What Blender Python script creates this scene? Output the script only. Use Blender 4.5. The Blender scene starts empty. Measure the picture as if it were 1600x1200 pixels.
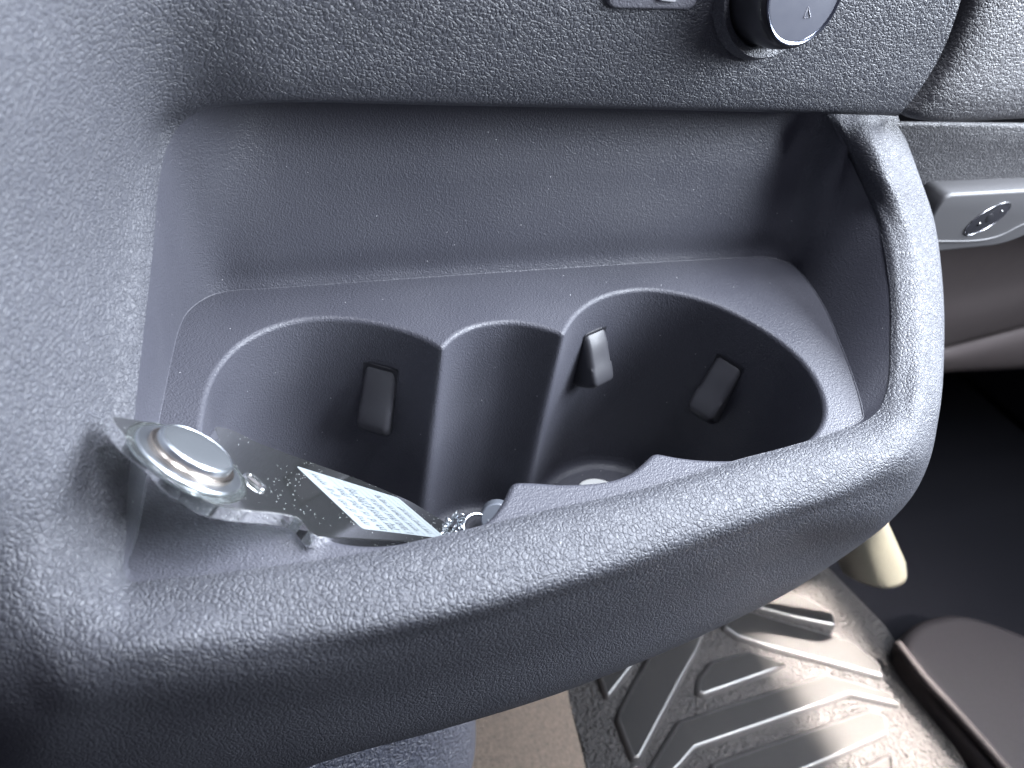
import bpy, bmesh, math, random
import numpy as np
from mathutils import Vector, Matrix
random.seed(4); np.random.seed(4)
S = 0.01                                   # everything below is laid out in centimetres
SC = bpy.context.scene
COL = SC.collection

# ------------------------------------------------------------------ camera
PITCH, YAW, ROLL, FPX, H = 0.699994, 0.508398, 0.217174, 1201.0, 15.0
fw = np.array([math.sin(YAW)*math.cos(PITCH), math.cos(YAW)*math.cos(PITCH), -math.sin(PITCH)])
rt = np.cross(fw, [0, 0, 1.0]); rt /= np.linalg.norm(rt); up = np.cross(rt, fw)
rt, up = rt*math.cos(ROLL)+up*math.sin(ROLL), up*math.cos(ROLL)-rt*math.sin(ROLL)
cam_d = bpy.data.cameras.new('camera'); cam = bpy.data.objects.new('camera', cam_d); COL.objects.link(cam)
cam_d.sensor_width = 36; cam_d.lens = FPX/1600*36; cam_d.clip_start = 0.01; cam_d.clip_end = 50
cam.matrix_world = Matrix(((rt[0], up[0], -fw[0], 0), (rt[1], up[1], -fw[1], 0), (rt[2], up[2], -fw[2], H*S), (0, 0, 0, 1)))
cam_d.dof.use_dof = True; cam_d.dof.focus_distance = 0.235; cam_d.dof.aperture_fstop = 15.0
SC.camera = cam

# ------------------------------------------------------------------ light
w = bpy.data.worlds.new('World'); SC.world = w; w.use_nodes = True
bg = w.node_tree.nodes['Background']; bg.inputs[0].default_value = (0.55, 0.56, 0.74, 1); bg.inputs[1].default_value = 0.25
def area(name, loc, target, sx, sy, power, col, spread=180):
    l = bpy.data.lights.new(name, 'AREA'); l.shape = 'RECTANGLE'; l.size = sx*S; l.size_y = sy*S
    l.energy = power; l.color = col; l.spread = math.radians(spread)
    o = bpy.data.objects.new(name, l); COL.objects.link(o); o.location = Vector(loc)*S
    o.rotation_euler = (Vector(target)-Vector(loc)).to_track_quat('-Z', 'Y').to_euler()
    return o
area('side_window_light', (82, 4, 47), (10, 14, 0), 90, 46, 58.0, (0.84, 0.905, 1.0))
area('windscreen_light', (14, 50, 66), (9, 12, 0), 90, 35, 9.0, (0.82, 0.88, 1.0))
area('roof_light', (30, 8, 85), (12, 14, 0), 34, 24, 11.5, (0.86, 0.90, 1.0))
area('mat_glint_light', (62, -55, 62), (38, 10, -29), 26, 20, .7, (1.0, 0.95, 0.90), 14)  # added lamp with no known window, for glints on the mat pad edges
SC.view_settings.view_transform = 'Standard'; SC.view_settings.look = 'None'
SC.view_settings.exposure = 0.0; SC.view_settings.gamma = 1.0; SC.view_settings.use_curve_mapping = False
SC.cycles.max_bounces = 8; SC.cycles.transmission_bounces = 8
SC.cycles.use_denoising = True

# ------------------------------------------------------------------ where a point of the traced outlines lies in the car
def ray(x, y): return fw+(x-800)/FPX*rt-(y-600)/FPX*up
EYE = np.array([0, 0, H])
def Z(x, y, z): d = ray(x, y); return EYE+d*(z-H)/d[2]
def Y(x, y, v): d = ray(x, y); return EYE+d*v/d[1]
def X(x, y, v): d = ray(x, y); return EYE+d*v/d[0]
def PL(x, y, p, n): d = ray(x, y); return EYE+d*(((np.array(p)-EYE)@n)/(d@n))

# ------------------------------------------------------------------ mesh helpers
def tag(o, label=None, cat=None, group=None, kind=None):
    if label: o['label'] = label
    if cat: o['category'] = cat
    if group: o['group'] = group
    if kind: o['kind'] = kind
    return o
def empty(name, loc, label, cat, group=None):
    o = bpy.data.objects.new(name, None); COL.objects.link(o); o.empty_display_size = .01
    o.location = Vector(loc)*S
    return tag(o, label, cat, group)
NOSHARP = {'gap_backing', 'tray_bead'}
def link(name, verts, faces, mat, parent=None, smooth=True, mats=None):
    me = bpy.data.meshes.new(name)
    off = np.array(parent_loc(parent))
    me.from_pydata([tuple((np.array(v)-off)*S) for v in verts], [], faces)
    me.materials.append(mat)
    for m in (mats or []): me.materials.append(m)
    me.polygons.foreach_set('use_smooth', [smooth]*len(me.polygons)); me.update()
    if smooth and len(me.polygons) < 12000 and not name in NOSHARP: me.set_sharp_from_angle(angle=math.radians(38))
    o = bpy.data.objects.new(name, me); COL.objects.link(o)
    if parent: o.parent = parent
    return o
def parent_loc(p):
    v = np.zeros(3)
    while p is not None:
        v = v+np.array(p.location)/S; p = p.parent
    return v
def dense(P, n, closed=False):
    """P: (m,k) control points -> n points on a smooth curve through them (chordal Catmull-Rom)"""
    P = np.asarray(P, float); m = len(P)
    if closed: P = np.vstack([P[-2:], P, P[:3]])
    d = np.maximum(np.linalg.norm(np.diff(P, axis=0), axis=1), 1e-6)**0.75
    t = np.concatenate([[0], np.cumsum(d)])
    T = np.zeros_like(P)
    for i in range(len(P)):
        if i == 0: T[i] = (P[1]-P[0])/d[0]
        elif i == len(P)-1: T[i] = (P[-1]-P[-2])/d[-1]
        else:
            a, b = (P[i]-P[i-1])/d[i-1], (P[i+1]-P[i])/d[i]
            T[i] = (a*d[i]+b*d[i-1])/(d[i]+d[i-1])
    lo, hi = (t[2], t[2+m]) if closed else (t[0], t[-1])
    out = []
    for s in np.linspace(lo, hi, n, endpoint=not closed):
        i = min(max(np.searchsorted(t, s, side='right')-1, 0), len(P)-2)
        h = t[i+1]-t[i]; u = (s-t[i])/h
        out.append((2*u**3-3*u*u+1)*P[i]+(u**3-2*u*u+u)*h*T[i]+(-2*u**3+3*u*u)*P[i+1]+(u**3-u*u)*h*T[i+1])
    return np.array(out)
def loft(ctrl, nu, nv, closed=False):
    """ctrl[u][v] -> 3D; returns dense grid (nu,nv,3). per-station counts equal"""
    C = np.array(ctrl, float)                        # (M,N,3)
    M, N, _ = C.shape
    # along v at each station first
    V = np.array([dense(C[i], nv) for i in range(M)])
    # shared parameter along u (mean spacing), so rows stay in step
    W = V.reshape(M, -1)
    G = dense_shared(W, V, nu, closed)
    return G
def dense_shared(W, V, nu, closed):
    M = len(V)
    A = V if not closed else np.concatenate([V[-2:], V, V[:3]])
    d = np.maximum(np.linalg.norm(np.diff(A, axis=0), axis=2).mean(axis=1), 1e-6)**0.8
    t = np.concatenate([[0], np.cumsum(d)]); K = len(A)
    T = np.zeros_like(A)
    for i in range(K):
        if i == 0: T[i] = (A[1]-A[0])/d[0]
        elif i == K-1: T[i] = (A[-1]-A[-2])/d[-1]
        else:
            a, b = (A[i]-A[i-1])/d[i-1], (A[i+1]-A[i])/d[i]
            T[i] = (a*d[i]+b*d[i-1])/(d[i]+d[i-1])
    lo, hi = (t[2], t[2+M]) if closed else (t[0], t[-1])
    out = []
    for s in np.linspace(lo, hi, nu, endpoint=not closed):
        i = min(max(np.searchsorted(t, s, side='right')-1, 0), K-2)
        h = t[i+1]-t[i]; u = (s-t[i])/h
        out.append((2*u**3-3*u*u+1)*A[i]+(u**3-2*u*u+u)*h*T[i]+(-2*u**3+3*u*u)*A[i+1]+(u**3-u*u)*h*T[i+1])
    return np.array(out)
def gridmesh(name, G, mat, parent=None, closed=False, flip=False, smooth=True):
    nu, nv, _ = G.shape
    F = []
    for i in range(nu if closed else nu-1):
        for j in range(nv-1):
            a, b, c, d = i*nv+j, ((i+1) % nu)*nv+j, ((i+1) % nu)*nv+j+1, i*nv+j+1
            F.append((a, d, c, b) if flip else (a, b, c, d))
    return link(name, G.reshape(-1, 3), F, mat, parent, smooth)
def join_data(parts):
    V, F = [], []
    for v, f in parts:
        k = len(V); V += [np.array(p, float) for p in v]; F += [tuple(i+k for i in q) for q in f]
    return V, F
def tube(P, r, closed=False, n=8):
    P = np.array(P, float); m = len(P); V, F = [], []
    for i in range(m):
        a = P[(i-1) % m] if (closed or i) else P[i]; b = P[(i+1) % m] if (closed or i < m-1) else P[i]
        t = (b-a); t /= np.linalg.norm(t)+1e-12
        x = np.cross(t, [0, 0, 1.0]) if abs(t[2]) < .9 else np.cross(t, [1.0, 0, 0]); x /= np.linalg.norm(x); y = np.cross(x, t)
        rr = r[i] if hasattr(r, '__len__') else r
        for k in range(n):
            q = 2*math.pi*k/n; V.append(P[i]+rr*(x*math.cos(q)+y*math.sin(q)))
    for i in range(m if closed else m-1):
        for k in range(n):
            F.append((i*n+k, i*n+(k+1) % n, ((i+1) % m)*n+(k+1) % n, ((i+1) % m)*n+k))
    if not closed:
        F.append(tuple(range(n))); F.append(tuple(reversed(range((m-1)*n, m*n))))
    return V, F
def prism(out, n, th, bevel=0.0, seg=3):
    """closed planar outline 'out' (3D), unit normal n, thickness th (downwards from outline), rounded edges"""
    out = np.array(out, float); n = np.array(n, float); m = len(out); c = out.mean(0)
    nx = np.roll(out, -1, 0)-np.roll(out, 1, 0)
    inn = np.cross(n, nx); inn /= np.linalg.norm(inn, axis=1)[:, None]+1e-12
    if ((c-out)*inn).sum() < 0: inn = -inn
    rings = []
    for k in range(seg+1):
        a = math.pi/2*k/seg; rings.append(out+inn*bevel*(1-math.sin(a))-n*bevel*(1-math.cos(a)))
    for k in range(seg+1):
        a = math.pi/2*(1-k/seg); rings.append(out+inn*bevel*(1-math.sin(a))-n*(th-bevel*(1-math.cos(a))))
    V = np.vstack(rings); F = []
    for r in range(len(rings)-1):
        for i in range(m):
            j = (i+1) % m; F.append((r*m+i, (r+1)*m+i, (r+1)*m+j, r*m+j))
    F.append(tuple(range(m))); F.append(tuple(reversed(range((len(rings)-1)*m, len(rings)*m))))
    return list(V), F
def roundpoly(P, r, seg=5):
    P = [np.array(p, float) for p in P]; out = []
    for i in range(len(P)):
        a, b, c = P[i-1], P[i], P[(i+1) % len(P)]
        u, v = a-b, c-b; lu, lv = np.linalg.norm(u), np.linalg.norm(v); rr = min(r, lu*.45, lv*.45)
        p0, p1 = b+u/lu*rr, b+v/lv*rr
        for k in range(seg+1):
            t = k/seg; out.append((1-t)**2*p0+2*t*(1-t)*b+t*t*p1)
    return out

# ------------------------------------------------------------------ materials
def new_mat(name):
    m = bpy.data.materials.new(name); m.use_nodes = True
    nt = m.node_tree; return m, nt, nt.nodes['Principled BSDF']
def N(nt, t, **kw):
    n = nt.nodes.new(t)
    for k, v in kw.items():
        if k in n.inputs: n.inputs[k].default_value = v
        else: setattr(n, k, v)
    return n
def math_n(nt, op, a, b=None, clamp=False):
    n = nt.nodes.new('ShaderNodeMath'); n.operation = op; n.use_clamp = clamp
    for i, v in enumerate((a, b)):
        if v is None: continue
        if hasattr(v, 'type') and not isinstance(v, (int, float)): nt.links.new(v, n.inputs[i])
        else: n.inputs[i].default_value = v
    return n.outputs[0]
def leather(name, col, rough=.44, cell=.13, depth=.019, spec=.5, fine=1.0):
    m, nt, p = new_mat(name); L = nt.links
    tc = N(nt, 'ShaderNodeTexCoord')
    warp = N(nt, 'ShaderNodeTexNoise', Scale=330.0, Detail=3.0); L.new(tc.outputs['Object'], warp.inputs['Vector'])
    sub = N(nt, 'ShaderNodeVectorMath', operation='SUBTRACT'); L.new(warp.outputs['Color'], sub.inputs[0]); sub.inputs[1].default_value = (.5, .5, .5)
    sc = N(nt, 'ShaderNodeVectorMath', operation='SCALE'); L.new(sub.outputs[0], sc.inputs[0]); sc.inputs['Scale'].default_value = cell*S*1.2
    add = N(nt, 'ShaderNodeVectorMath', operation='ADD'); L.new(tc.outputs['Object'], add.inputs[0]); L.new(sc.outputs[0], add.inputs[1])
    v1 = N(nt, 'ShaderNodeTexVoronoi', feature='DISTANCE_TO_EDGE', Scale=1/(cell*S)); L.new(add.outputs[0], v1.inputs['Vector'])
    v2 = N(nt, 'ShaderNodeTexVoronoi', feature='DISTANCE_TO_EDGE', Scale=2.3/(cell*S)); L.new(add.outputs[0], v2.inputs['Vector'])
    big = N(nt, 'ShaderNodeTexNoise', Scale=120.0, Detail=2.0); L.new(tc.outputs['Object'], big.inputs['Vector'])
    mr = N(nt, 'ShaderNodeMapRange'); mr.interpolation_type = 'SMOOTHSTEP'; mr.inputs['From Max'].default_value = .24; L.new(v1.outputs['Distance'], mr.inputs['Value'])
    mr2 = N(nt, 'ShaderNodeMapRange'); mr2.interpolation_type = 'SMOOTHSTEP'; mr2.inputs['From Max'].default_value = .25; L.new(v2.outputs['Distance'], mr2.inputs['Value'])
    fn = N(nt, 'ShaderNodeTexNoise', Scale=4200.0, Detail=2.0); L.new(tc.outputs['Object'], fn.inputs['Vector'])
    h = math_n(nt, 'MULTIPLY', mr.outputs[0], math_n(nt, 'ADD', math_n(nt, 'MULTIPLY', big.outputs['Fac'], .9), .45))
    h = math_n(nt, 'ADD', h, math_n(nt, 'MULTIPLY', mr2.outputs[0], .30))
    h = math_n(nt, 'ADD', h, math_n(nt, 'MULTIPLY', fn.outputs['Fac'], .14*fine))
    mp = N(nt, 'ShaderNodeMapping'); mp.inputs['Scale'].default_value = (1, 1, 1.7); L.new(add.outputs[0], mp.inputs['Vector'])
    w2 = N(nt, 'ShaderNodeTexNoise', Scale=110.0, Detail=2.0); L.new(tc.outputs['Object'], w2.inputs['Vector'])
    s2 = N(nt, 'ShaderNodeVectorMath', operation='SCALE'); L.new(w2.outputs['Color'], s2.inputs[0]); s2.inputs['Scale'].default_value = .012
    a2 = N(nt, 'ShaderNodeVectorMath', operation='ADD'); L.new(mp.outputs[0], a2.inputs[0]); L.new(s2.outputs[0], a2.inputs[1])
    v3 = N(nt, 'ShaderNodeTexVoronoi', feature='DISTANCE_TO_EDGE', Scale=1/(cell*S*3.4)); L.new(a2.outputs[0], v3.inputs['Vector'])
    mr3 = N(nt, 'ShaderNodeMapRange'); mr3.interpolation_type = 'SMOOTHSTEP'; mr3.inputs['From Max'].default_value = .055; L.new(v3.outputs['Distance'], mr3.inputs['Value'])
    h = math_n(nt, 'ADD', h, math_n(nt, 'MULTIPLY', mr3.outputs[0], .55))
    b = N(nt, 'ShaderNodeBump', Distance=depth*S); b.inputs['Strength'].default_value = 1.0
    L.new(h, b.inputs['Height']); L.new(b.outputs[0], p.inputs['Normal'])
    p.inputs['Base Color'].default_value = (*col, 1); p.inputs['Roughness'].default_value = rough
    p.inputs['Specular IOR Level'].default_value = spec
    rr = N(nt, 'ShaderNodeMapRange'); rr.inputs['To Min'].default_value = rough-.05; rr.inputs['To Max'].default_value = rough+.09
    L.new(big.outputs['Fac'], rr.inputs['Value']); L.new(rr.outputs[0], p.inputs['Roughness'])
    return m
def finegrain(name, col, rough=.46, scale=2300., depth=.016, spec=.5, dust=True):
    m, nt, p = new_mat(name); L = nt.links
    tc = N(nt, 'ShaderNodeTexCoord')
    v = N(nt, 'ShaderNodeTexVoronoi', feature='SMOOTH_F1', Scale=scale); L.new(tc.outputs['Object'], v.inputs['Vector'])
    n2 = N(nt, 'ShaderNodeTexNoise', Scale=scale*.45, Detail=3.0); L.new(tc.outputs['Object'], n2.inputs['Vector'])
    h = math_n(nt, 'ADD', v.outputs['Distance'], n2.outputs['Fac'])
    b = N(nt, 'ShaderNodeBump', Distance=depth*S); L.new(h, b.inputs['Height']); L.new(b.outputs[0], p.inputs['Normal'])
    p.inputs['Base Color'].default_value = (*col, 1); p.inputs['Roughness'].default_value = rough
    p.inputs['Specular IOR Level'].default_value = spec
    sm = N(nt, 'ShaderNodeTexNoise', Scale=38., Detail=5.); L.new(tc.outputs['Object'], sm.inputs['Vector'])
    rr = N(nt, 'ShaderNodeMapRange'); rr.inputs['From Min'].default_value = .35; rr.inputs['From Max'].default_value = .68
    rr.inputs['To Min'].default_value = rough-.07; rr.inputs['To Max'].default_value = rough+.12
    L.new(sm.outputs['Fac'], rr.inputs['Value']); L.new(rr.outputs[0], p.inputs['Roughness'])
    if dust:   # pale dust specks
        d = N(nt, 'ShaderNodeTexVoronoi', feature='F1', Scale=330.); L.new(tc.outputs['Object'], d.inputs['Vector'])
        k = math_n(nt, 'LESS_THAN', d.outputs['Distance'], .06)
        sel = math_n(nt, 'GREATER_THAN', N_sep(nt, d.outputs['Color']), .86)
        k = math_n(nt, 'MULTIPLY', k, sel)
        mx = N(nt, 'ShaderNodeMix', data_type='RGBA'); mx.inputs[6].default_value = (*col, 1); mx.inputs[7].default_value = (.5, .5, .52, 1)
        L.new(k, mx.inputs[0]); L.new(mx.outputs[2], p.inputs['Base Color'])
    return m
def N_sep(nt, sock):
    s = nt.nodes.new('ShaderNodeSeparateColor'); nt.links.new(sock, s.inputs[0]); return s.outputs[0]
def plain(name, col, rough=.5, metal=0., spec=.5, noise=0., nscale=300., emit=None):
    m, nt, p = new_mat(name)
    p.inputs['Base Color'].default_value = (*col, 1); p.inputs['Roughness'].default_value = rough
    p.inputs['Metallic'].default_value = metal; p.inputs['Specular IOR Level'].default_value = spec
    tc = N(nt, 'ShaderNodeTexCoord')
    n = N(nt, 'ShaderNodeTexNoise', Scale=nscale, Detail=4.0); nt.links.new(tc.outputs['Object'], n.inputs['Vector'])
    r = N(nt, 'ShaderNodeMapRange'); r.inputs['To Min'].default_value = max(rough-.06, .02); r.inputs['To Max'].default_value = rough+.08
    nt.links.new(n.outputs['Fac'], r.inputs['Value']); nt.links.new(r.outputs[0], p.inputs['Roughness'])
    if noise:
        b = N(nt, 'ShaderNodeBump', Distance=noise*S); nt.links.new(n.outputs['Fac'], b.inputs['Height']); nt.links.new(b.outputs[0], p.inputs['Normal'])
    return m
M_lea = leather('grained_dash_plastic', (.060, .062, .073))
M_lea2 = leather('grained_lid_plastic', (.062, .061, .067), cell=.15)
M_fine = finegrain('satin_tray_plastic', (.056, .057, .071))
M_tab = plain('tab_plastic', (.042, .042, .049), .42)
M_blk = plain('black_rubber', (.012, .012, .016), .5)
M_gloss = plain('black_gloss', (.02, .02, .024), .2)

# ================================================================== centre console
con = empty('centre_console', (8, 12, -8), 'charcoal grained dashboard console with two round cup holders and a curved rim', 'console')

ST = []   # stations round the recess: lip, then outwards
def st(*a): ST.append([np.array(q, float) for q in a])
def wing(*a):
    a = list(a); e = a[-1]
    st(*a, e+np.array([.15, .1, -1.1]), e+np.array([-.5, .4, -3.2]))
W1 = [Z(1333,260,4.45), Z(1342,262,4.66), Z(1355,264,4.82), Z(1378,267,4.95), Z(1404,262,4.9), Z(1428,256,4.55)]
W0 = [Z(1299,193,5.85), Z(1310,191,6.0), Z(1326,188,6.12), Z(1350,186,6.25), Z(1378,184,6.22), Z(1403,182,6.05)]
WT = [Z(1284,150,6.35), Z(1296,147,6.5), Z(1313,144,6.6), Z(1338,141,6.7), Z(1367,139,6.68), Z(1392,137,6.5)]
wing(*WT)
wing(*W0)
wing(*W1)
wing(Z(1371,350,3.200), Z(1381,350,3.347), Z(1395,350,3.452), Z(1413,350,3.550), Z(1437,345,3.450), Z(1457,340,3.050))
wing(Z(1389,440,2.200), Z(1399,439,2.326), Z(1412,438,2.416), Z(1430,436,2.500), Z(1452,433,2.400), Z(1471,430,1.950))
wing(Z(1392,540,1.200), Z(1402,540,1.305), Z(1415,540,1.380), Z(1435,540,1.450), Z(1457,540,1.320), Z(1475,540,0.850))
wing(Z(1385,615,0.600), Z(1396,618,0.684), Z(1410,622,0.744), Z(1430,630,0.800), Z(1452,640,0.550), Z(1467,650,0.000))
st(Z(1352,658,.3), Z(1366,664,.42), Z(1385,680,.5), Z(1408,702,.35), Z(1425,722,-.2), Z(1440,735,-1.2), Z(1432,765,-2.8), Y(1400,760,13.2))
st(Z(1290,680,.3), Z(1300,690,.42), Z(1318,712,.42), Z(1343,748,0), Z(1358,768,-.8), Z(1380,798,-2.4), Y(1380,822,11.1), Y(1360,800,13))
st(Z(1150,720,.3), Z(1158,731,.42), Z(1178,757,.4), Z(1208,795,.05), Y(1222,818,9.35), Y(1245,860,9.95), Y(1268,902,10.9), Y(1260,880,12))
st(Z(1000,765,.3), Z(1006,777,.42), Z(1027,804,.4), Z(1062,843,.05), Y(1080,868,9.05), Y(1105,920,9.55), Y(1135,975,10.4), Y(1130,960,11.4))
st(Z(850,798,.3), Z(857,810,.42), Z(882,845,.4), Z(915,893,.1), Y(930,920,8.85), Y(955,980,9.3), Y(990,1038,10.1), Y(985,1020,11))
st(Z(700,835,.3), Z(707,848,.42), Z(730,883,.4), Z(765,937,.1), Y(780,966,8.7), Y(805,1025,9.15), Y(845,1092,10), Y(840,1070,11))
st(Z(560,865,.3), Z(566,879,.42), Z(585,915,.4), Z(610,973,.1), Y(622,1005,8.65), Y(645,1070,9.1), Y(690,1140,9.9), Y(690,1120,11))
st(Z(400,888,.28), Z(404,903,.4), Z(418,940,.38), Z(435,998,.1), Y(442,1034,8.65), Y(460,1110,9.1), Y(500,1192,9.9), Y(500,1180,11))
st(Z(250,905,.15), Z(248,918,.28), Z(242,955,.3), Y(230,1008,9.2), Y(222,1055,8.95), Y(225,1130,9.1), Y(250,1240,9.9), Y(290,1300,11.5))
st(Z(200,905,.1), Z(195,917,.25), Z(178,950,.38), Y(146,1000,9.6), Y(115,1050,9.25), Y(70,1120,9.25), Y(30,1230,9.9), Y(20,1400,12))
st(Z(197,830,.56), Z(187,835,.72), Y(163,850,11.6), Y(105,892,10.95), Y(50,935,10.5), Y(-20,1000,10.2), Y(-120,1110,10.6), Y(-220,1250,12.5))
st(Z(205,700,1.44), Z(194,703,1.6), Y(164,711,13.3), Y(98,733,12.5), Y(30,757,11.9), Y(-60,790,11.2), Y(-180,840,10.8), Y(-300,900,10.9))
st(Z(222,540,2.62), Z(211,541,2.78), Y(180,545,15.2), Y(108,551,14.2), Y(28,558,13.2), Y(-60,563,12.4), Y(-180,570,11.8), Y(-300,580,11.5))
st(Z(238,400,3.75), Z(227,400,3.9), Y(195,398,17.2), Y(122,390,15.9), Y(37,380,14.5), Y(-60,370,13.4), Y(-180,350,12.6), Y(-300,330,12))
st(Z(248,290,4.71), Z(238,287,4.85), Y(207,275,18.7), Y(135,242,17.1), Y(48,200,15.4), Y(-60,150,14), Y(-180,90,13), Y(-300,40,12.4))
st(Z(268,215,5.45), Z(259,208,5.6), Y(235,180,19.75), Y(180,105,18.4), Y(115,5,17.2), Y(40,-100,16.2), Y(-40,-220,15.3), Y(-120,-340,14.5))
st(Y(318,173,20.7), Y(313,166,20.45), Y(302,138,20.15), Y(280,70,19.6), Y(255,-20,19.1), Y(235,-130,19.2), Y(200,-250,18.9), Y(160,-380,18.6))
for xx, yy in ((420, 161), (700, 165), (1000, 171), (1290, 178)):
    st(Y(xx,yy,20.5), Y(xx,yy-5,20.15), Y(xx,yy-28,19.95), Y(xx,yy-92,19.75), Y(xx,yy-180,19.6), Y(xx,yy-290,19.6), Y(xx,yy-410,19.8), Y(xx,yy-540,20.2))
st(Y(1402,181,20.5), Y(1408,176,20.15), Y(1430,150,19.95), Y(1470,85,19.8), Y(1502,-2,19.65), Y(1525,-110,19.65), Y(1540,-230,19.85), Y(1550,-360,20.2))
for k in range(15, 22):
    q = ST[k]; q[1] = q[0]*.72+q[2]*.28+np.array([.01, 0, .03])
G = loft(ST, 520, 110)
shell = gridmesh('rim_shell', G, M_lea, con, flip=True)
LIP = G[:, 0, :]

# ---- recess liner (smooth plastic): lip -> tray edge
TE = [Z(1203,402.5,0), Z(1238,414,0), Z(1256,432,0), Z(1287,478,0), Z(1316,545,0), Z(1337,602,0), Z(1347,640,0), Z(1347,655,0),
      Z(1292,680,0), Z(1150,719,0), Z(1000,764,0), Z(850,797,0), Z(700,834,0), Z(560,864,0), Z(402,884,0), Z(256,900,0),
      Z(205,890,0), Z(214,830,0), Z(239,700,0), Z(267,560,0), Z(281,508,0), Z(294,486,0), Z(318,467,0), Z(350,456,0),
      Z(420,451,0), Z(700,431,0), Z(980,412.5,0), Z(1140,404,0)]
RL = []
for k, s in enumerate(ST[:-1]):
    te = TE[k]
    if k >= 23: lip = s[0]+np.array([0, .12, .12])
    else: lip = s[0]+(s[1]-s[0])*.45+np.array([0, 0, -.08])
    if k in (24, 25, 26, 27) or k == 0:
        back = np.array([te[0], te[1]+.12, 0.])
        a = back.copy(); a[1] += .7; a[2] = lip[2]+.25; q = (lip+a)/2; q[2] = lip[2]+.28
        RL.append([lip, q, a+[0, -.25, .0], a+[0, 0, -.45], (a+back)/2, back+[0, 0, 1.2], back+[0, -.02, .3], te])
    elif k in (1, 23):
        b = te+np.array([-.05, .06, 0]); a = b.copy(); a[2] = lip[2]; a = a*.8+lip*.2
        RL.append([lip, lip*.7+a*.3+[0, 0, .1], lip*.3+a*.7+[0, .0, .05], a+[0, 0, -.5], (a+b)/2, b*.83+a*.17, b*.95+a*.05, te])
    else:
        f = [0, .08, .2, .4, .62, .82, .94, 1]
        out = []
        for q in f:
            p = lip*(1-q)+te*q
            if 8 <= k <= 15: p[2] = lip[2]*(1-q)**2
            out.append(p)
        RL.append(out)
GL = loft(RL, 460, 60, closed=True)
liner = gridmesh('recess_wall', GL, M_fine, con, closed=True)
EDGE = GL[:, -1, :].copy(); EDGE[:, 2] = 0

# ---- tray floor with the scalloped opening
def arcpts(P): return [Z(a, b, 0)[:2] for a, b in P]
seg_left = arcpts([(800,751),(785,783),(762,812),(720,833),(655,842),(590,850),(530,845),(462,817),(388,775),(338,727),(317,680),(320,640),(330,600),(350,565),(378,537),(420,514),(470,500),(515,497),(560,500),(610,510),(655,525),(692,545)])
seg_bk = arcpts([(692,545),(712,525),(740,511),(770,505),(800,503),(830,507),(860,515),(882,523)])
seg_rt = arcpts([(882,523),(900,494),(930,470),(965,457),(1010,452),(1060,458),(1110,472),(1160,495),(1210,526),(1250,560),(1275,595),(1287,630),(1285,655),(1268,681),(1232,702),(1180,714),(1120,717),(1065,713),(1022,705)])
seg_fr = arcpts([(1022,705),(1004,722),(985,737),(955,748),(915,753),(870,754),(830,751),(800,751)])
hole = np.vstack([dense(s, n)[:-1] for s, n in ((seg_left, 150), (seg_bk, 60), (seg_rt, 130), (seg_fr, 50))])
# resample evenly + soften cusps
def resample(P, n):
    Q = np.vstack([P, P[:1]]); d = np.concatenate([[0], np.cumsum(np.linalg.norm(np.diff(Q, axis=0), axis=1))])
    t = np.linspace(0, d[-1], n, endpoint=False); return np.stack([np.interp(t, d, Q[:, i]) for i in range(Q.shape[1])], 1)
hole = resample(hole, 520)
for _ in range(3): hole = (np.roll(hole, 1, 0)+2*hole+np.roll(hole, -1, 0))/4
def inward(P, sm):
    t = np.roll(P, -1, 0)-np.roll(P, 1, 0); n = np.stack([-t[:, 1], t[:, 0]], 1); n /= np.linalg.norm(n, axis=1)[:, None]
    area2 = (P[:, 0]*np.roll(P[:, 1], -1)-np.roll(P[:, 0], -1)*P[:, 1]).sum()
    if area2 < 0: n = -n
    for _ in range(sm): n = (np.roll(n, 1, 0)+2*n+np.roll(n, -1, 0))/4
    return n/np.linalg.norm(n, axis=1)[:, None]
nin = inward(hole, 8)
R = .17
rings = []
for k in range(9):
    a = math.pi/2*k/8; rings.append(np.c_[hole-nin*R*(1-math.sin(a)), np.full(len(hole), -R*(1-math.cos(a)))])
for z, d in ((-.8, .02), (-1.6, .05), (-2.5, .09), (-3.5, .13), (-4.5, .17), (-5.5, .2), (-7.2, .23), (-8.6, .27), (-8.9, .31), (-9.07, .38), (-9.16, .5), (-9.2, .68)):
    rings.append(np.c_[hole+nin*d, np.full(len(hole), z)])
W = np.array(rings).transpose(1, 0, 2)
gridmesh('cup_well', W, M_fine, con, closed=True, flip=True)
def fill_between(name, loops, mat, parent, zoff=0):
    bm = bmesh.new(); off = parent_loc(parent)
    for L_ in loops:
        vs = [bm.verts.new((np.array([p[0], p[1], p[2] if len(p) > 2 else 0])-off)*S) for p in L_]
        for i in range(len(vs)): bm.edges.new((vs[i], vs[(i+1) % len(vs)]))
    bmesh.ops.triangle_fill(bm, edges=bm.edges[:], use_beauty=True, normal=(0, 0, 1))
    bmesh.ops.recalc_face_normals(bm, faces=bm.faces)
    if bm.faces and sum(f.normal.z for f in bm.faces) < 0: bmesh.ops.reverse_faces(bm, faces=bm.faces[:])
    me = bpy.data.meshes.new(name); bm.to_mesh(me); bm.free(); me.materials.append(mat)
    o = bpy.data.objects.new(name, me); COL.objects.link(o); o.parent = parent; return o
outer_h = np.array([r for r in rings[0]])
fill_between('tray', [resample(EDGE, 420), outer_h], M_fine, con)
fill_between('well_floor', [rings[-1]], M_fine, con)
# thin raised bead where the tray meets the wall
bead = EDGE[EDGE[:, 1] > 11.6]
k0 = int(np.argmax(np.linalg.norm(np.roll(bead, -1, 0)-bead, axis=1))); bead = np.roll(bead, -k0-1, 0)
v, f = tube(bead+[0, 0, -.005], .035, False, 8)
link('tray_bead', v, f, M_fine, con)

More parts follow.
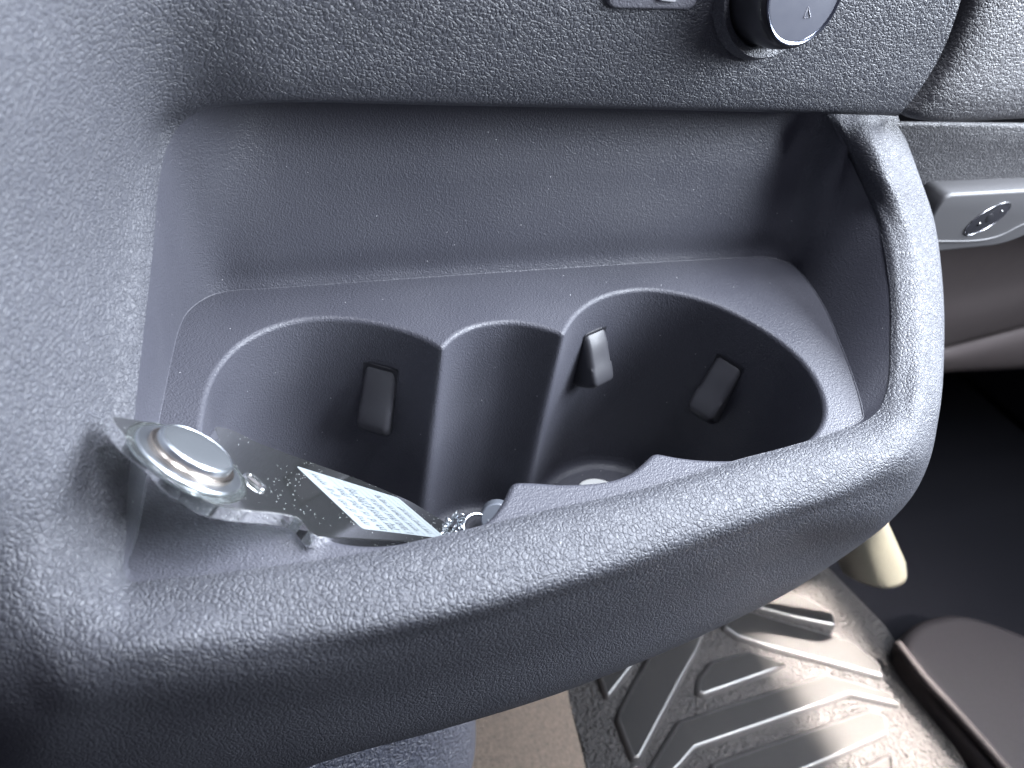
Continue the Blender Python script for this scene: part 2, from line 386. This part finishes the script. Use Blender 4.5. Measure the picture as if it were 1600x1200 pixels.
# ---- spring tabs in the cup walls
def tab(cx, cy, px_w, zt, zb, depth, skew=0, label=None):
    """cx,cy: picture point of the tab's middle; placed on the cup wall"""
    best = None
    for i in range(len(hole)):
        z = (zt+zb)/2; q = np.array([*(hole[i]+nin[i]*.08), z]); dd = q-EYE; k = dd@fw
        px, py = 800+FPX*(dd@rt)/k, 600-FPX*(dd@up)/k
        e = (px-cx)**2+(py-cy)**2
        if best is None or e < best[0]: best = (e, i)
    i = best[1]; nn = np.array([*nin[i], 0.]); tt = np.array([-nn[1], nn[0], 0.]); b = np.array([*hole[i], 0.])
    w2 = px_w/2
    # side profile (distance from wall, z): grows towards the bottom, then falls back
    LL = zt-zb
    prof = [(-.35, zt), (-.1, zt), (.08, zt-.02), (depth*.3, zt-.12*LL), (depth*.62, zt-.38*LL), (depth*.96, zt-.66*LL), (depth, zt-.72*LL), (depth*.93, zt-.78*LL), (depth*.55, zt-.92*LL), (depth*.2, zb+.02), (-.05, zb), (-.35, zb)]
    V, F = [], []; cols = [(-w2, .0), (-w2, .05), (-w2+.05, 0.), (w2-.05, 0.), (w2, .05), (w2, .0)]
    cols = [(-w2, .20), (-w2+.02, .12), (-w2+.06, .06), (-w2+.12, .02), (-w2+.2, 0.), (w2-.2, 0.), (w2-.12, .02), (w2-.06, .06), (w2-.02, .12), (w2, .20)]
    pd = dense(prof, 40)
    for (x, inset) in cols:
        for (d, z) in pd:
            s_ = 1 if d > 0.05 else 0
            V.append(b+nn*(d-inset*s_)+tt*x+np.array([0, 0, z+ (inset*.6 if z < (zt+zb)/2 else -inset*.6)]))
    m = len(pd)
    for c in range(len(cols)-1):
        for j in range(m-1): F.append((c*m+j, c*m+j+1, (c+1)*m+j+1, (c+1)*m+j))
    F.append(tuple(range(m))); F.append(tuple(reversed(range((len(cols)-1)*m, len(cols)*m))))
    o = link('spring_tab', V, F, M_tab, con)
    if label: o['label'] = label
    # dark slot round it
    g = .045; sl = []
    out = [(-w2-g, zt+g), (w2+g, zt+g), (w2+g, zb-g), (-w2-g, zb-g)]
    P = roundpoly([np.array([a, c, 0]) for a, c in out], .14)
    vv = []
    for q in P:
        # follow the wall curve
        pt = b+tt*q[0]; j = int(np.argmin(((hole-pt[:2])**2).sum(1))); vv.append(np.array([*(hole[j]+nin[j]*.12), q[1]]))
    vv = [np.array([*(p[:2]-nn[:2]*0.0), p[2]]) for p in vv]
    s = link('slot_gap', vv, [tuple(range(len(vv)))], M_blk, o, smooth=False)
    return o
tab(590, 630, 1.15, -1.65, -4.7, .8)
tab(938, 600, 1.15, -1.45, -3.9, 1.2)
tab(1115, 620, 1.15, -1.9, -4.8, 1.2)

# ---- rotary knob on the fascia
def local_frame(c, n, uphint=(0, 0, 1)):
    n = np.array(n, float); n /= np.linalg.norm(n); x = np.cross(uphint, n); x /= np.linalg.norm(x); return x, np.cross(n, x), n
def lathe(c, n, prof, seg=64, ux=None):
    x, y, n = local_frame(c, n); V, F = [], []
    for r, h in prof:
        for k in range(seg):
            a = 2*math.pi*k/seg; V.append(np.array(c)+x*r*math.cos(a)+y*r*math.sin(a)+n*h)
    for i in range(len(prof)-1):
        for k in range(seg): F.append((i*seg+k, i*seg+(k+1) % seg, (i+1)*seg+(k+1) % seg, (i+1)*seg+k))
    F.append(tuple(reversed(range(seg)))); F.append(tuple(range((len(prof)-1)*seg, len(prof)*seg)))
    return V, F
kn = np.array([.07, -.97, .13]); kn /= np.linalg.norm(kn)
kc = Y(1259, -12, 18.5)
v, f = lathe(kc, kn, [(1.62, -1.6), (1.6, -.5), (1.54, -.25), (1.49, -.1), (1.4, 0), (1.3, .02)], 72)
knob = link('rotary_knob', v, f, plain('knob_body', (.03, .03, .035), .3), con)
v, f = lathe(kc+kn*.0, kn, [(1.36, 0), (1.38, .05), (1.34, .075), (1.29, .055), (1.27, .03)], 72)
link('chrome_ring', v, f, plain('dark_chrome', (.22, .24, .30), .18, 1.), knob)
KSEAT = [(2.1, -1.4), (1.95, -1.05), (1.72, -1.13), (1.62, -1.45)]
v_, f_ = lathe(kc, kn, KSEAT, 72); link('knob_seat', v_, f_, M_lea, con)
v, f = lathe(kc+kn*.035, kn, [(1.275, -.02), (1.26, .0), (.5, .012), (.05, .014)], 72)
link('knob_face', v, f, plain('knob_face', (.06, .064, .085), .4), knob)
# the small triangular mark on the face
x_, y_, n_ = local_frame(kc, kn)
def face_pt(px, py): return PL(px, py, kc+kn*.052, kn)
gly = [(1256, 28), (1263, 11), (1266, 27)]
v, f = tube([face_pt(*g) for g in gly], .018, True, 6)
link('arrow_mark', v, f, plain('white_print', (.6, .6, .65), .5), knob)

# ---- smooth switch scoop at the top edge
sc = roundpoly([Y(940,-60,19.5), Y(950,14,19.5), Y(1088,16,19.5), Y(1100,-60,19.5)], .35)
v, f = prism(sc, (0, -1, .05), .3, .08); link('switch_bezel', v, f, finegrain('switch_plastic', (.13, .13, .15)), con)
sw = [Y(1030,-40,19.4), Y(1033,2,19.4), Y(1056,3,19.4), Y(1056,-40,19.4)]
v, f = prism(sw, (0, -1, .05), .3, .03); link('switch_toggle', v, f, plain('toggle_plastic', (.5, .5, .52), .3), con)


# ================================================================== glove compartment to the right
gb = empty('glove_compartment', (32, 22, 4), 'grained grey glove compartment lid right of the console, with a satin latch plate and keyhole', 'glove compartment')
pairs = [((1411,178), (1411,178)), ((1437,150), (1437,150)), ((1477,85), (1477,85)), ((1511,-2), (1511,-2)), ((1535,-110), (1535,-110)), ((1550,-240), (1550,-240))]
left = [Y(1411,180,20.55), Y(1415,176,20.2), Y(1440,150,20.05), Y(1478,85,20.15), Y(1511,-2,20.35), Y(1534,-110,20.6), Y(1549,-230,21.0)]
rows = []
for k in range(6):
    u = k/5; row = []
    for j, q in enumerate(left):
        e = q+np.array([0, .0, 0]); row.append(q+np.array([u*(72-q[0])+0, u*.4, 0]))
    rows.append(row)
# a small rolled edge towards the gap
rows.insert(0, [q+np.array([-.02, .35, 0]) for q in left]); rows.insert(1, [q+np.array([.0, .08, 0]) for q in left])
gridmesh('upper_lid', loft(rows, 120, 80), M_lea2, gb, flip=True)
rows = []
pr = [(196, 21.6, -9), (190, 20.95, -3), (194, 20.75, 0), (204, 20.68, 0), (250, 20.85, 0), (292, 21.1, 0), (330, 21.4, 0), (345, 22.2, 0)]
for xx in (1380, 1440, 1500, 1560, 1620, 1720, 1900, 2150):
    rows.append([Y(xx, yy+(xx-1400)*.012, yv) for yy, yv, _ in pr])
gridmesh('lower_lid', loft(rows, 60, 70), M_lea2, gb)
v, f = prism([Y(1380,150,21.75), Y(2200,150,21.75), Y(2200,240,21.75), Y(1380,240,21.75)], (0, -1, 0), .2, .02)
link('gap_backing', v, f, M_blk, gb)
v, f = prism([Y(1390,196,21.45), Y(1420,150,21.45), Y(1505,20,21.45), Y(1560,-200,21.45), Y(1480,-200,21.45), Y(1380,150,21.45)], (0, -1, 0), .15, .02)
link('gap_backing', v, f, M_blk, gb)
M_satin = plain('satin_grey_plastic', (.075, .074, .078), .5, noise=.002, nscale=900)
ol = roundpoly([Y(1430,400,19.9), Y(1452,345,19.9), Y(1478,304,19.9), Y(1700,292,19.9), Y(1700,345,19.9), Y(1640,352,19.9), Y(1568,384,19.9), Y(1470,394,19.9)], 1.0, 8)
v, f = prism(ol, (0, -1, 0) , 1.4, .16, 6); latch = link('latch_plate', v, f, M_satin, gb)
rr = [Y(1440,378,19.885), Y(1560,369,19.885), Y(1600,350,19.885), Y(1690,335,19.885)]
v, f = tube(dense(rr, 30), .05, False, 8); link('plate_crease', v, f, M_satin, latch)
kc2 = Y(1543,342,19.88)
ex = Y(1578,322,19.88)-kc2; exl = np.linalg.norm(ex); ex /= exl
ey = np.cross([0, 1.0, 0], ex); ry = exl*.5
def ell(k, off, n=40): return [kc2+ex*exl*k*math.cos(2*math.pi*i/n)+ey*ry*k*math.sin(2*math.pi*i/n)+np.array([0, -off, 0]) for i in range(n)]
v, f = tube(ell(1.03, .01), .02, True, 8); link('lock_ring', v, f, plain('lock_chrome', (.55, .55, .58), .2, 1.), latch)
v, f = prism(ell(1.0, .012), (0, -1, 0), .05, .01); lk = link('lock_barrel', v, f, plain('lock_dark', (.03, .03, .035), .22), latch)
v, f = prism([kc2+ex*exl*.3*math.cos(a)*.55+ey*ry*.4*math.sin(a)+ex*exl*(.08)+np.array([0, -.03, 0]) for a in np.linspace(0, 2*math.pi, 20, endpoint=False)], (0, -1, 0), .04, .005)
link('key_slot', v, f, M_blk, lk)
for sx, rr_ in ((-.38, .07), (.62, .05)):
    q = kc2+ex*exl*sx+np.array([0, -.03, 0])
    v, f = lathe(q, (0, -1, 0), [(rr_, 0), (rr_*.8, .03), (.005, .045)], 16); link('lock_pin', v, f, plain('pin_steel', (.75, .75, .72), .25, 1.), lk)
# brown-grey underside of the dashboard, curving back into the footwell
ud = empty('dashboard_underside', (36, 24, -4), 'brown grey smooth underside panel below the glove compartment, above the dark footwell', 'trim panel')
M_brn = finegrain('warm_grey_plastic', (.05, .042, .042), .7, 1800., .004, .1, dust=False)
rows = []
for xx, dy in ((1380, 34), (1440, 14), (1478, 0), (1540, -14), (1600, -30), (1720, -62), (1900, -110), (2150, -180)):
    rows.append([Y(xx,350+dy*.3,23.4), Y(xx,392+dy*.5,24.4), Y(xx,430+dy*.7,24.8), Y(xx,465+dy*.85,24.9), Y(xx,500+dy,24.7), Y(xx,547+dy,25.2)])
gridmesh('lower_panel', loft(rows, 50, 50), M_brn, ud)
rows = []
for xx, d1, d2 in ((1380, 20, 10), (1440, 8, 4), (1478, 0, 0), (1540, -16, -3), (1600, -32, -6), (1720, -60, -12), (1900, -108, -40), (2150, -178, -80)):
    rows.append([Y(xx,540+d1,24.9), Y(xx,548+d1,23.9), Y(xx,556+d1,23.7), Y(xx,574+d2,23.75), Y(xx,580+d2,24.0), Y(xx,583+d2,26.)])
gridmesh('lower_ledge', loft(rows, 50, 40), M_brn, ud)

v, f = prism([(-40, 25, 13), (78, 25, 13), (78, 85, 13), (-40, 85, 13)], (0, 0, 1), 12.5, .5)
link('dashboard_shade_block', v, f, M_blk, con)  # unseen block behind the fascia, added to keep lamp light off the footwell
dp = prism([(76, -70, 22), (80, -70, 22), (80, 85, 22), (76, 85, 22)], (0, 0, 1), 52, 1.0)
dp = link('door_shade_panel', dp[0], dp[1], M_blk); tag(dp, 'unseen black panel at the passenger door, added to shade the footwell', 'door')  # out of view; added and sized to darken the floor and mat
# ================================================================== footwell: carpet, firewall, mat, sill
M_dark = plain('dark_carpet', (.0035, .0035, .005), .95, spec=.1, noise=.03, nscale=900)
fy = -30.3
def sheet(name, P, mat, kind='structure'):
    o = link(name, P, [tuple(range(len(P)))], mat, None, smooth=False); o['kind'] = kind; return o
sheet('footwell_floor', [(-60, -60, fy), (140, -60, fy), (140, 110, fy), (-60, 110, fy)], M_dark)
rows = []
for i, xx in enumerate(np.linspace(-20, 130, 26)):
    b = 2.2*math.sin(i*1.9)+1.2*math.sin(i*.7)
    rows.append([(xx, 50+b, fy-.5), (xx, 51+b*.9, -26), (xx, 55+b*.8, -18), (xx, 60+b*.5, -8), (xx, 66, 4), (xx, 72, 20)])
o = gridmesh('firewall', loft(rows, 200, 50), M_dark); o['kind'] = 'structure'
# brown carpet strip by the tunnel
mc, nt, p = new_mat('brown_carpet')
tc = N(nt, 'ShaderNodeTexCoord'); n1 = N(nt, 'ShaderNodeTexNoise', Scale=900., Detail=5.); nt.links.new(tc.outputs['Object'], n1.inputs['Vector'])
cr = N(nt, 'ShaderNodeValToRGB'); cr.color_ramp.elements[0].color = (.04, .032, .027, 1); cr.color_ramp.elements[1].color = (.14, .105, .08, 1)
cr.color_ramp.elements[0].position = .25; cr.color_ramp.elements[1].position = .8; n1.inputs['Detail'].default_value = 8.; n1.inputs['Roughness'].default_value = .75; n1.inputs['Scale'].default_value = 420.
nt.links.new(n1.outputs['Fac'], cr.inputs[0]); nt.links.new(cr.outputs[0], p.inputs['Base Color']); p.inputs['Roughness'].default_value = .95
b = N(nt, 'ShaderNodeBump', Distance=.1*S); nt.links.new(n1.outputs['Fac'], b.inputs['Height']); nt.links.new(b.outputs[0], p.inputs['Normal'])
rows = [[Z(690,1010,-27), Z(700,1080,-27), Z(715,1150,-27), Z(730,1260,-27)],
        [Z(790,980,-27.5), Z(800,1060,-27.5), Z(812,1140,-27.5), Z(830,1260,-27.5)],
        [Z(860,960,-28.6), Z(868,1050,-28.6), Z(880,1130,-28.6), Z(905,1260,-28.6)],
        [Z(900,940,-30.1), Z(915,1050,-30.1), Z(930,1130,-30.1), Z(965,1260,-30.1)]]
o = gridmesh('carpet', loft(rows, 60, 40), mc, flip=True); o['kind'] = 'structure'

# rubber floor mat with sunken pads
mm, nt, p = new_mat('mat_rubber')
tc = N(nt, 'ShaderNodeTexCoord')
v1 = N(nt, 'ShaderNodeTexVoronoi', feature='SMOOTH_F1', Scale=420.); nt.links.new(tc.outputs['Object'], v1.inputs['Vector'])
n1 = N(nt, 'ShaderNodeTexNoise', Scale=650., Detail=4.); nt.links.new(tc.outputs['Object'], n1.inputs['Vector'])
h = math_n(nt, 'ADD', v1.outputs['Distance'], n1.outputs['Fac'])
b = N(nt, 'ShaderNodeBump', Distance=.35*S); nt.links.new(h, b.inputs['Height']); nt.links.new(b.outputs[0], p.inputs['Normal'])
p.inputs['Base Color'].default_value = (.028, .0265, .027, 1); p.inputs['Roughness'].default_value = .4; p.inputs['Specular IOR Level'].default_value = .3
M_matr = mm
mm, nt, p = new_mat('mat_pad')
tc = N(nt, 'ShaderNodeTexCoord'); n1 = N(nt, 'ShaderNodeTexNoise', Scale=60., Detail=6.); nt.links.new(tc.outputs['Object'], n1.inputs['Vector'])
cr = N(nt, 'ShaderNodeValToRGB'); cr.color_ramp.elements[0].color = (.004, .004, .0046, 1); cr.color_ramp.elements[1].color = (.009, .0085, .0085, 1)
nt.links.new(n1.outputs['Fac'], cr.inputs[0]); nt.links.new(cr.outputs[0], p.inputs['Base Color']); p.inputs['Roughness'].default_value = .7; p.inputs['Specular IOR Level'].default_value = .15
n2 = N(nt, 'ShaderNodeTexNoise', Scale=1200., Detail=3.); nt.links.new(tc.outputs['Object'], n2.inputs['Vector'])
b = N(nt, 'ShaderNodeBump', Distance=.02*S); nt.links.new(n2.outputs['Fac'], b.inputs['Height']); nt.links.new(b.outputs[0], p.inputs['Normal'])
M_pad = mm
zt = -29.0
M_rubedge = plain('pad_edge_highlight', (.03, .029, .03), .32, spec=.7)  # lighter, glossier pad rims: edge highlight put into the material
mat_root = empty('floor_mat', Z(1200,1100,zt), 'ribbed dark rubber floor mat half in sunlight below the console', 'floor mat')
pads = [
 [(932,1056),(988,1030),(992,1040),(950,1094),(944,1090)],
 [(1016,1020),(1060,985),(1098,975),(1096,1000),(1088,1022),(1060,1072),(998,1190),(986,1190),(962,1128),(964,1118)],
 [(1108,1037),(1168,1020),(1228,1040),(1205,1053),(1098,1091),(1087,1086),(1090,1062)],
 [(1130,945),(1200,968),(1330,1005),(1372,1042),(1378,1063),(1285,1038),(1200,1016),(1150,1000),(1128,985)],
 [(1150,905),(1240,928),(1300,960),(1304,983),(1240,970),(1165,950)],
 [(1058,1130),(1200,1084),(1288,1056),(1388,1084),(1404,1107),(1365,1098),(1325,1089),(1235,1121),(1085,1173),(1062,1200),(1020,1240),(1000,1225)],
 [(1110,1197),(1200,1165),(1354,1112),(1380,1121),(1386,1150),(1288,1194),(1200,1230),(1100,1260)],
 [(1240,1255),(1388,1180),(1400,1260)],
]
outl = [(880,930),(1290,885),(1383,980),(1460,1110),(1548,1270),(1200,1400),(960,1400),(915,1170),(886,1090)]
ol = roundpoly([Z(a, c, zt) for a, c in outl], .6, 6)
holes = [roundpoly([Z(a, c, zt) for a, c in P], .18, 3) for P in pads]
fill_between('mat_top', [ol], M_matr, mat_root)
ol = np.array(ol); cc = ol.mean(0); V, F = [], []
for q in ol: V += [q, q+(q-cc)/np.linalg.norm(q-cc)*.25+[0, 0, -.15], q+(q-cc)/np.linalg.norm(q-cc)*.35+[0, 0, -1.1]]
m = len(ol)
for i in range(m):
    for k in range(2): F.append((i*3+k, i*3+k+1, ((i+1) % m)*3+k+1, ((i+1) % m)*3+k))
link('mat_edge', V, F, M_matr, mat_root)
for hp in holes:
    hp = np.array(hp); n_ = inward(hp[:, :2], 1); V, F = [], []; m = len(hp)
    prof = [(-.10, -.02), (-.05, .12), (.06, .30), (.14, .36), (.20, .375)]
    for d, z in prof:
        for i in range(m): V.append(hp[i]+np.array([n_[i][0]*d, n_[i][1]*d, z]))
    for r in range(len(prof)-1):
        for i in range(m): F.append((r*m+i, (r+1)*m+i, (r+1)*m+(i+1) % m, r*m+(i+1) % m))
    o = link('raised_pad', V, F, M_rubedge, mat_root)
    t_ = np.array(V[-m:]); cap = fill_between('pad_face', [t_], M_pad, o)
    cap.location = (0, 0, 0)

for nm, P, r in (('footwell_trim', [(1495,560),(1515,640),(1545,740),(1580,860),(1600,960)], 1.3), ('footwell_trim', [(1440,690),(1465,770),(1495,850),(1530,940)], .9)):
    Q = dense([Y(a, c, 46) for a, c in P], 40); v, f = tube(Q, r, False, 14)
    o = link(nm, v, f, plain('trim_dark', (.012, .011, .016), .7)); tag(o, 'faint dark rounded moulding running down the %s of the footwell' % ('far right side' if r > 1 else 'back, nearer the console'), 'trim moulding')
# plastic sill beside the mat
sl = empty('sill_trim', Z(1500,1080,-29), 'dull brown grey plastic sill trim with a raised edge right of the floor mat', 'trim panel')
M_sill = plain('sill_plastic', (.013, .011, .012), .7, spec=.15, noise=.01, nscale=500)
ol = roundpoly([Z(1398,1010,-27.5), Z(1432,965,-27.5), Z(1500,950,-27.5), Z(1600,985,-27.5), Z(1760,1060,-27.5), Z(1760,1330,-27.5), Z(1640,1330,-27.5), Z(1555,1200,-27.5), Z(1470,1100,-27.5)], 3, 8)
v, f = prism(ol, (0, 0, 1), 2.8, .9, 6); link('sill_body', v, f, M_sill, sl)
v, f = tube(dense([Z(1402,1005,-27.4), Z(1440,1055,-27.3), Z(1500,1120,-27.3), Z(1570,1200,-27.3), Z(1640,1290,-27.3)], 40), .32, False, 10); link('edge_ridge', v, f, M_sill, sl)

# sunlit post behind the console
pb = Z(1392,925,-29.5)
M_post = plain('pale_metal', (.021, .0205, .016), .5, noise=.01, nscale=300)
dz = np.array([0, 0, 1.])
bot = [(1318,893), (1345,908), (1388,918), (1411,908), (1412,880)]
rows = []
for t in (0, .1, .3, .55, .8, 1):
    rows.append([Z(a-62*t, b-150*t, -23.5+7*t)+np.array([0, .25*math.sin(t*3), 0]) for a, b in bot])
o = gridmesh('seat_bracket', loft(rows, 30, 40), M_post, None)
sol = o.modifiers.new('thickness', 'SOLIDIFY'); sol.thickness = .003; sol.offset = 0
tag(o, 'pale curved metal bracket catching the sun below the console corner', 'bracket')

# leather-grained lower console side at the bottom edge
lc = [[Y(380,1090,15), Y(400,1150,13.5), Y(420,1220,12.5), Y(430,1300,12)],
      [Y(540,1070,15.5), Y(560,1130,14), Y(580,1200,13), Y(590,1300,12.3)],
      [Y(640,1050,16), Y(655,1110,14.5), Y(665,1190,13.5), Y(670,1300,12.8)],
      [Y(715,1040,17), Y(722,1100,15.6), Y(728,1180,14.6), Y(730,1300,13.8)],
      [Y(742,1030,20), Y(745,1095,19), Y(748,1180,18), Y(750,1300,17.4)]]
o = gridmesh('lower_console_side', loft(lc, 80, 60), leather('coarse_leather', (.075, .08, .105), rough=.3, cell=.3, depth=.06, spec=.8), None, flip=True)
tag(o, 'shiny blue grey grained side cover peeking out below the console rim', 'console side')

# ================================================================== acrylic tag with a magnet, lying across the left cup
PN = np.array([0.5937, 0.2550, 0.7415]); PN /= np.linalg.norm(PN); PD = Z(485, 838, .55)
def P_(x, y, off=0): return PL(x, y, PD, PN)+PN*off
pt = empty('acrylic_tag', P_(400, 760), 'clear acrylic tag with a round magnet and handwritten label, leaning into the left cup', 'tag')
ma, nt, p = new_mat('acrylic')
p.inputs['Base Color'].default_value = (.88, .92, .90, 1); p.inputs['Roughness'].default_value = .04; p.inputs['IOR'].default_value = 1.47
p.inputs['Transmission Weight'].default_value = 1.0
tc = N(nt, 'ShaderNodeTexCoord'); d = N(nt, 'ShaderNodeTexVoronoi', feature='F1', Scale=1500.); nt.links.new(tc.outputs['Object'], d.inputs['Vector'])
pn = N(nt, 'ShaderNodeTexNoise', Scale=90., Detail=2.); nt.links.new(tc.outputs['Object'], pn.inputs['Vector'])
k = math_n(nt, 'LESS_THAN', d.outputs['Distance'], .17)
k = math_n(nt, 'MULTIPLY', k, math_n(nt, 'GREATER_THAN', N_sep(nt, d.outputs['Color']), .80))
k = math_n(nt, 'MULTIPLY', k, math_n(nt, 'GREATER_THAN', pn.outputs['Fac'], .47))
k = math_n(nt, 'MULTIPLY', k, .8)
inv = math_n(nt, 'SUBTRACT', .985, k, True); nt.links.new(inv, p.inputs['Transmission Weight'])
rg = math_n(nt, 'ADD', math_n(nt, 'MULTIPLY', pn.outputs['Fac'], .12), .02); nt.links.new(rg, p.inputs['Roughness'])
M_acr = ma
out_px = [(170,648),(262,664),(300,676),(345,690),(333,664),(362,670),(400,690),(460,712),(560,748),(640,782),(690,812),(724,836),
          (728,856),(690,868),(640,846),(560,842),(490,838),(467,808),(430,801),(380,797),(330,787),(292,765),(262,742),(236,712),(205,690),(185,668)]
ol = roundpoly([P_(*q) for q in out_px], .22, 4)
v, f = prism(ol, PN, .34, .03, 2); plate = link('clear_plate', v, f, M_acr, pt, smooth=False)
# magnet stack
mc_ = P_(294, 722)
M_bronze = plain('magnet_side', (.55, .48, .42), .22, 1.); M_steel = plain('brushed_steel', (.62, .66, .70), .30, 1.)
v, f = lathe(mc_, PN, [(1.38, -.02), (1.40, .01), (1.38, .05), (1.2, .06)], 72); link('clear_flange', v, f, M_acr, pt)
v, f = lathe(mc_, PN, [(.97, .01), (.98, .04), (.98, .20), (.95, .23), (.85, .235)], 72); link('magnet_body', v, f, M_bronze, pt)
v, f = lathe(mc_, PN, [(1.2, .0), (1.22, .02), (1.22, .08), (1.19, .11), (.9, .12)], 72); link('magnet_base', v, f, M_steel, pt)
v, f = lathe(mc_, PN, [(.84, .22), (.86, .24), (.86, .36), (.84, .39), (.81, .40), (.795, .385), (.78, .40)], 72); mg = link('magnet_cap', v, f, M_steel, pt)
v, f = lathe(mc_, PN, [(.78, .395), (.76, .407), (.4, .411), (.02, .412)], 72); link('magnet_face', v, f, plain('brushed_face', (.055, .06, .066), .55, .0, noise=.003, nscale=1400), mg)
# oval hole
hx = P_(412, 768)-P_(384, 742); hl = np.linalg.norm(hx)/2; hx /= 2*hl; hy = np.cross(PN, hx); hc = P_(398, 755)
v, f = tube([hc+PN*.02+hx*(.30*math.cos(a))+hy*(.19*math.sin(a)) for a in np.linspace(0, 2*math.pi, 36, endpoint=False)], .05, True, 8)
link('hole_rim', v, f, M_acr, plate)
v, f = prism([hc+PN*.012+hx*(.27*math.cos(a))+hy*(.16*math.sin(a)) for a in np.linspace(0, 2*math.pi, 30, endpoint=False)], PN, .01, .0, 1)
link('hole', v, f, plain('hole_shade', (.05, .045, .045), .3), plate)
# label
c0, c1, c2, c3 = [P_(*q, .006) for q in ((462,728),(622,778),(698,842),(566,826))]
def q_(u, v_, off=0.0): return (c0*(1-u)+c1*u)*(1-v_)+(c3*(1-u)+c2*u)*v_+PN*off
lab = roundpoly([q_(0,0), q_(1,0), q_(1,1), q_(0,1)], .12, 4)
v, f = prism(lab, PN, .012, .0, 1); label = link('paper_label', v, f, plain('label_paper', (.20, .225, .235), .65), plate, smooth=False)
M_ink = plain('ink', (.012, .014, .03), .6); M_rule = plain('rule_line', (.06, .07, .09), .6)
def ribbon(P, wd):
    P = np.array(P); V, F = [], []
    for i in range(len(P)):
        t = P[min(i+1, len(P)-1)]-P[max(i-1, 0)]; t /= np.linalg.norm(t)+1e-9; s_ = np.cross(PN, t); V += [P[i]+s_*wd/2, P[i]-s_*wd/2]
    for i in range(len(P)-1): F.append((2*i, 2*i+1, 2*i+3, 2*i+2))
    return V, F
parts = [ribbon([q_(u, .01, .003), q_(u, .985, .003)], .011) for u in np.linspace(.27, .95, 10)]
v, f = join_data(parts); link('ruled_lines', v, f, M_rule, label, smooth=False)
parts = []
rs = random.Random(11)
for u, a0, a1, amp in ((.11, .07, .93, .032), (.235, .25, .90, .032), (.38, .18, .93, .05), (.54, .30, .97, .034), (.68, .15, .85, .028), (.83, .35, .95, .028)):
    x = a0
    while x < a1:
        n = rs.randint(2, 5); P = []; ph = rs.random()*6
        wl = rs.uniform(.026, .042)
        for i in range(n*7):
            t = i/7
            P.append(q_(u+amp*math.sin(2*math.pi*t+ph)*rs.uniform(.8, 1.2)*(1.4 if i % 21 < 6 else .8), min(x+t*wl+.008*math.cos(2*math.pi*t+ph), .975), .005))
        parts.append(ribbon(P, .015)); x += n*wl+rs.uniform(.02, .05)
v, f = join_data(parts); link('handwriting', v, f, M_ink, label, smooth=False)

# ================================================================== small things at the bottom of the wells
M_wht = plain('white_plastic', (.75, .76, .74), .4)
zf = -8.35
def disc_thing(name, c, r, h, mat, label, cat, tilt=(0, 0, 1)):
    v, f = lathe(c, tilt, [(r-.05, 0), (r, .05), (r, h-.05), (r-.05, h), (.02, h+.01)], 48)
    o = link(name, v, f, mat); return tag(o, label, cat)
disc_thing('bottle_cap', Z(936,782,-8.6), 1.0, .35, M_wht, 'white round cap lying in the right cup, mostly hidden by the front rim', 'cap', (.1, .1, 1))
disc_thing('clear_cap', Z(776,803,-8.3), .62, .6, plain('grey_translucent', (.22, .24, .28), .3), 'small grey round cap standing in the middle slot', 'cap', (-.35, -.75, .5))
k0 = Z(776,803,-8.3)+np.array([-.35, -.75, .5])/1.0*.45
v, f = tube([q for q in [k0+.42*(np.array([.9, -.42, 0])*math.cos(a)+np.array([.1, .3, .9])*math.sin(a)) for a in np.linspace(0, 2*math.pi, 40, endpoint=False)]], .05, True, 8)
o = link('split_ring', v, f, M_wht); tag(o, 'thin white ring against the grey cap in the middle slot', 'ring')
c = Z(745,824,-8.2)
v, f = tube([c+.55*(np.array([1, 0, 0])*math.cos(a)+np.array([0, .8, .5])*math.sin(a)) for a in np.linspace(0, 2*math.pi, 40, endpoint=False)], .06, True, 8)
o = link('key_ring', v, f, M_steel); tag(o, 'steel key ring lying on the slot floor beside the acrylic tag', 'key ring')
parts = []
for k in range(9):
    a = k*1.1; c = P_(706, 822, .15)+np.array([.22*math.cos(a), .22*math.sin(a), .12*math.sin(k*2.3)])
    parts.append(tube([c+.11*(np.array([math.cos(k), math.sin(k), .2])*math.cos(t)+np.array([0, .3*math.cos(k), 1])*math.sin(t)) for t in np.linspace(0, 2*math.pi, 14, endpoint=False)], .035, True, 6))
v, f = join_data(parts); o = link('chain_links', v, f, M_steel); tag(o, 'bunched silver chain links at the lower end of the acrylic tag', 'chain')

# ------------------------------------------------------------------ sunbeam through the side window onto the mat
A = np.array([36.4, 8.2, -29]); sd = np.array([.6, 0, 1.0]); sd /= np.linalg.norm(sd)
sun = area('sunbeam', A+sd*100, A, 6.0, 26.5, 2.3, (1.0, .90, .80), 2)
Xd = Vector((0, 1, 0)); Zd = Vector(sd); Yd = Zd.cross(Xd)         # long side of the beam runs along the car
sun.rotation_euler = Matrix((Yd, Xd, Zd)).transposed().to_euler() if Yd.cross(Xd).dot(Zd) > 0 else Matrix((-Yd, Xd, Zd)).transposed().to_euler()
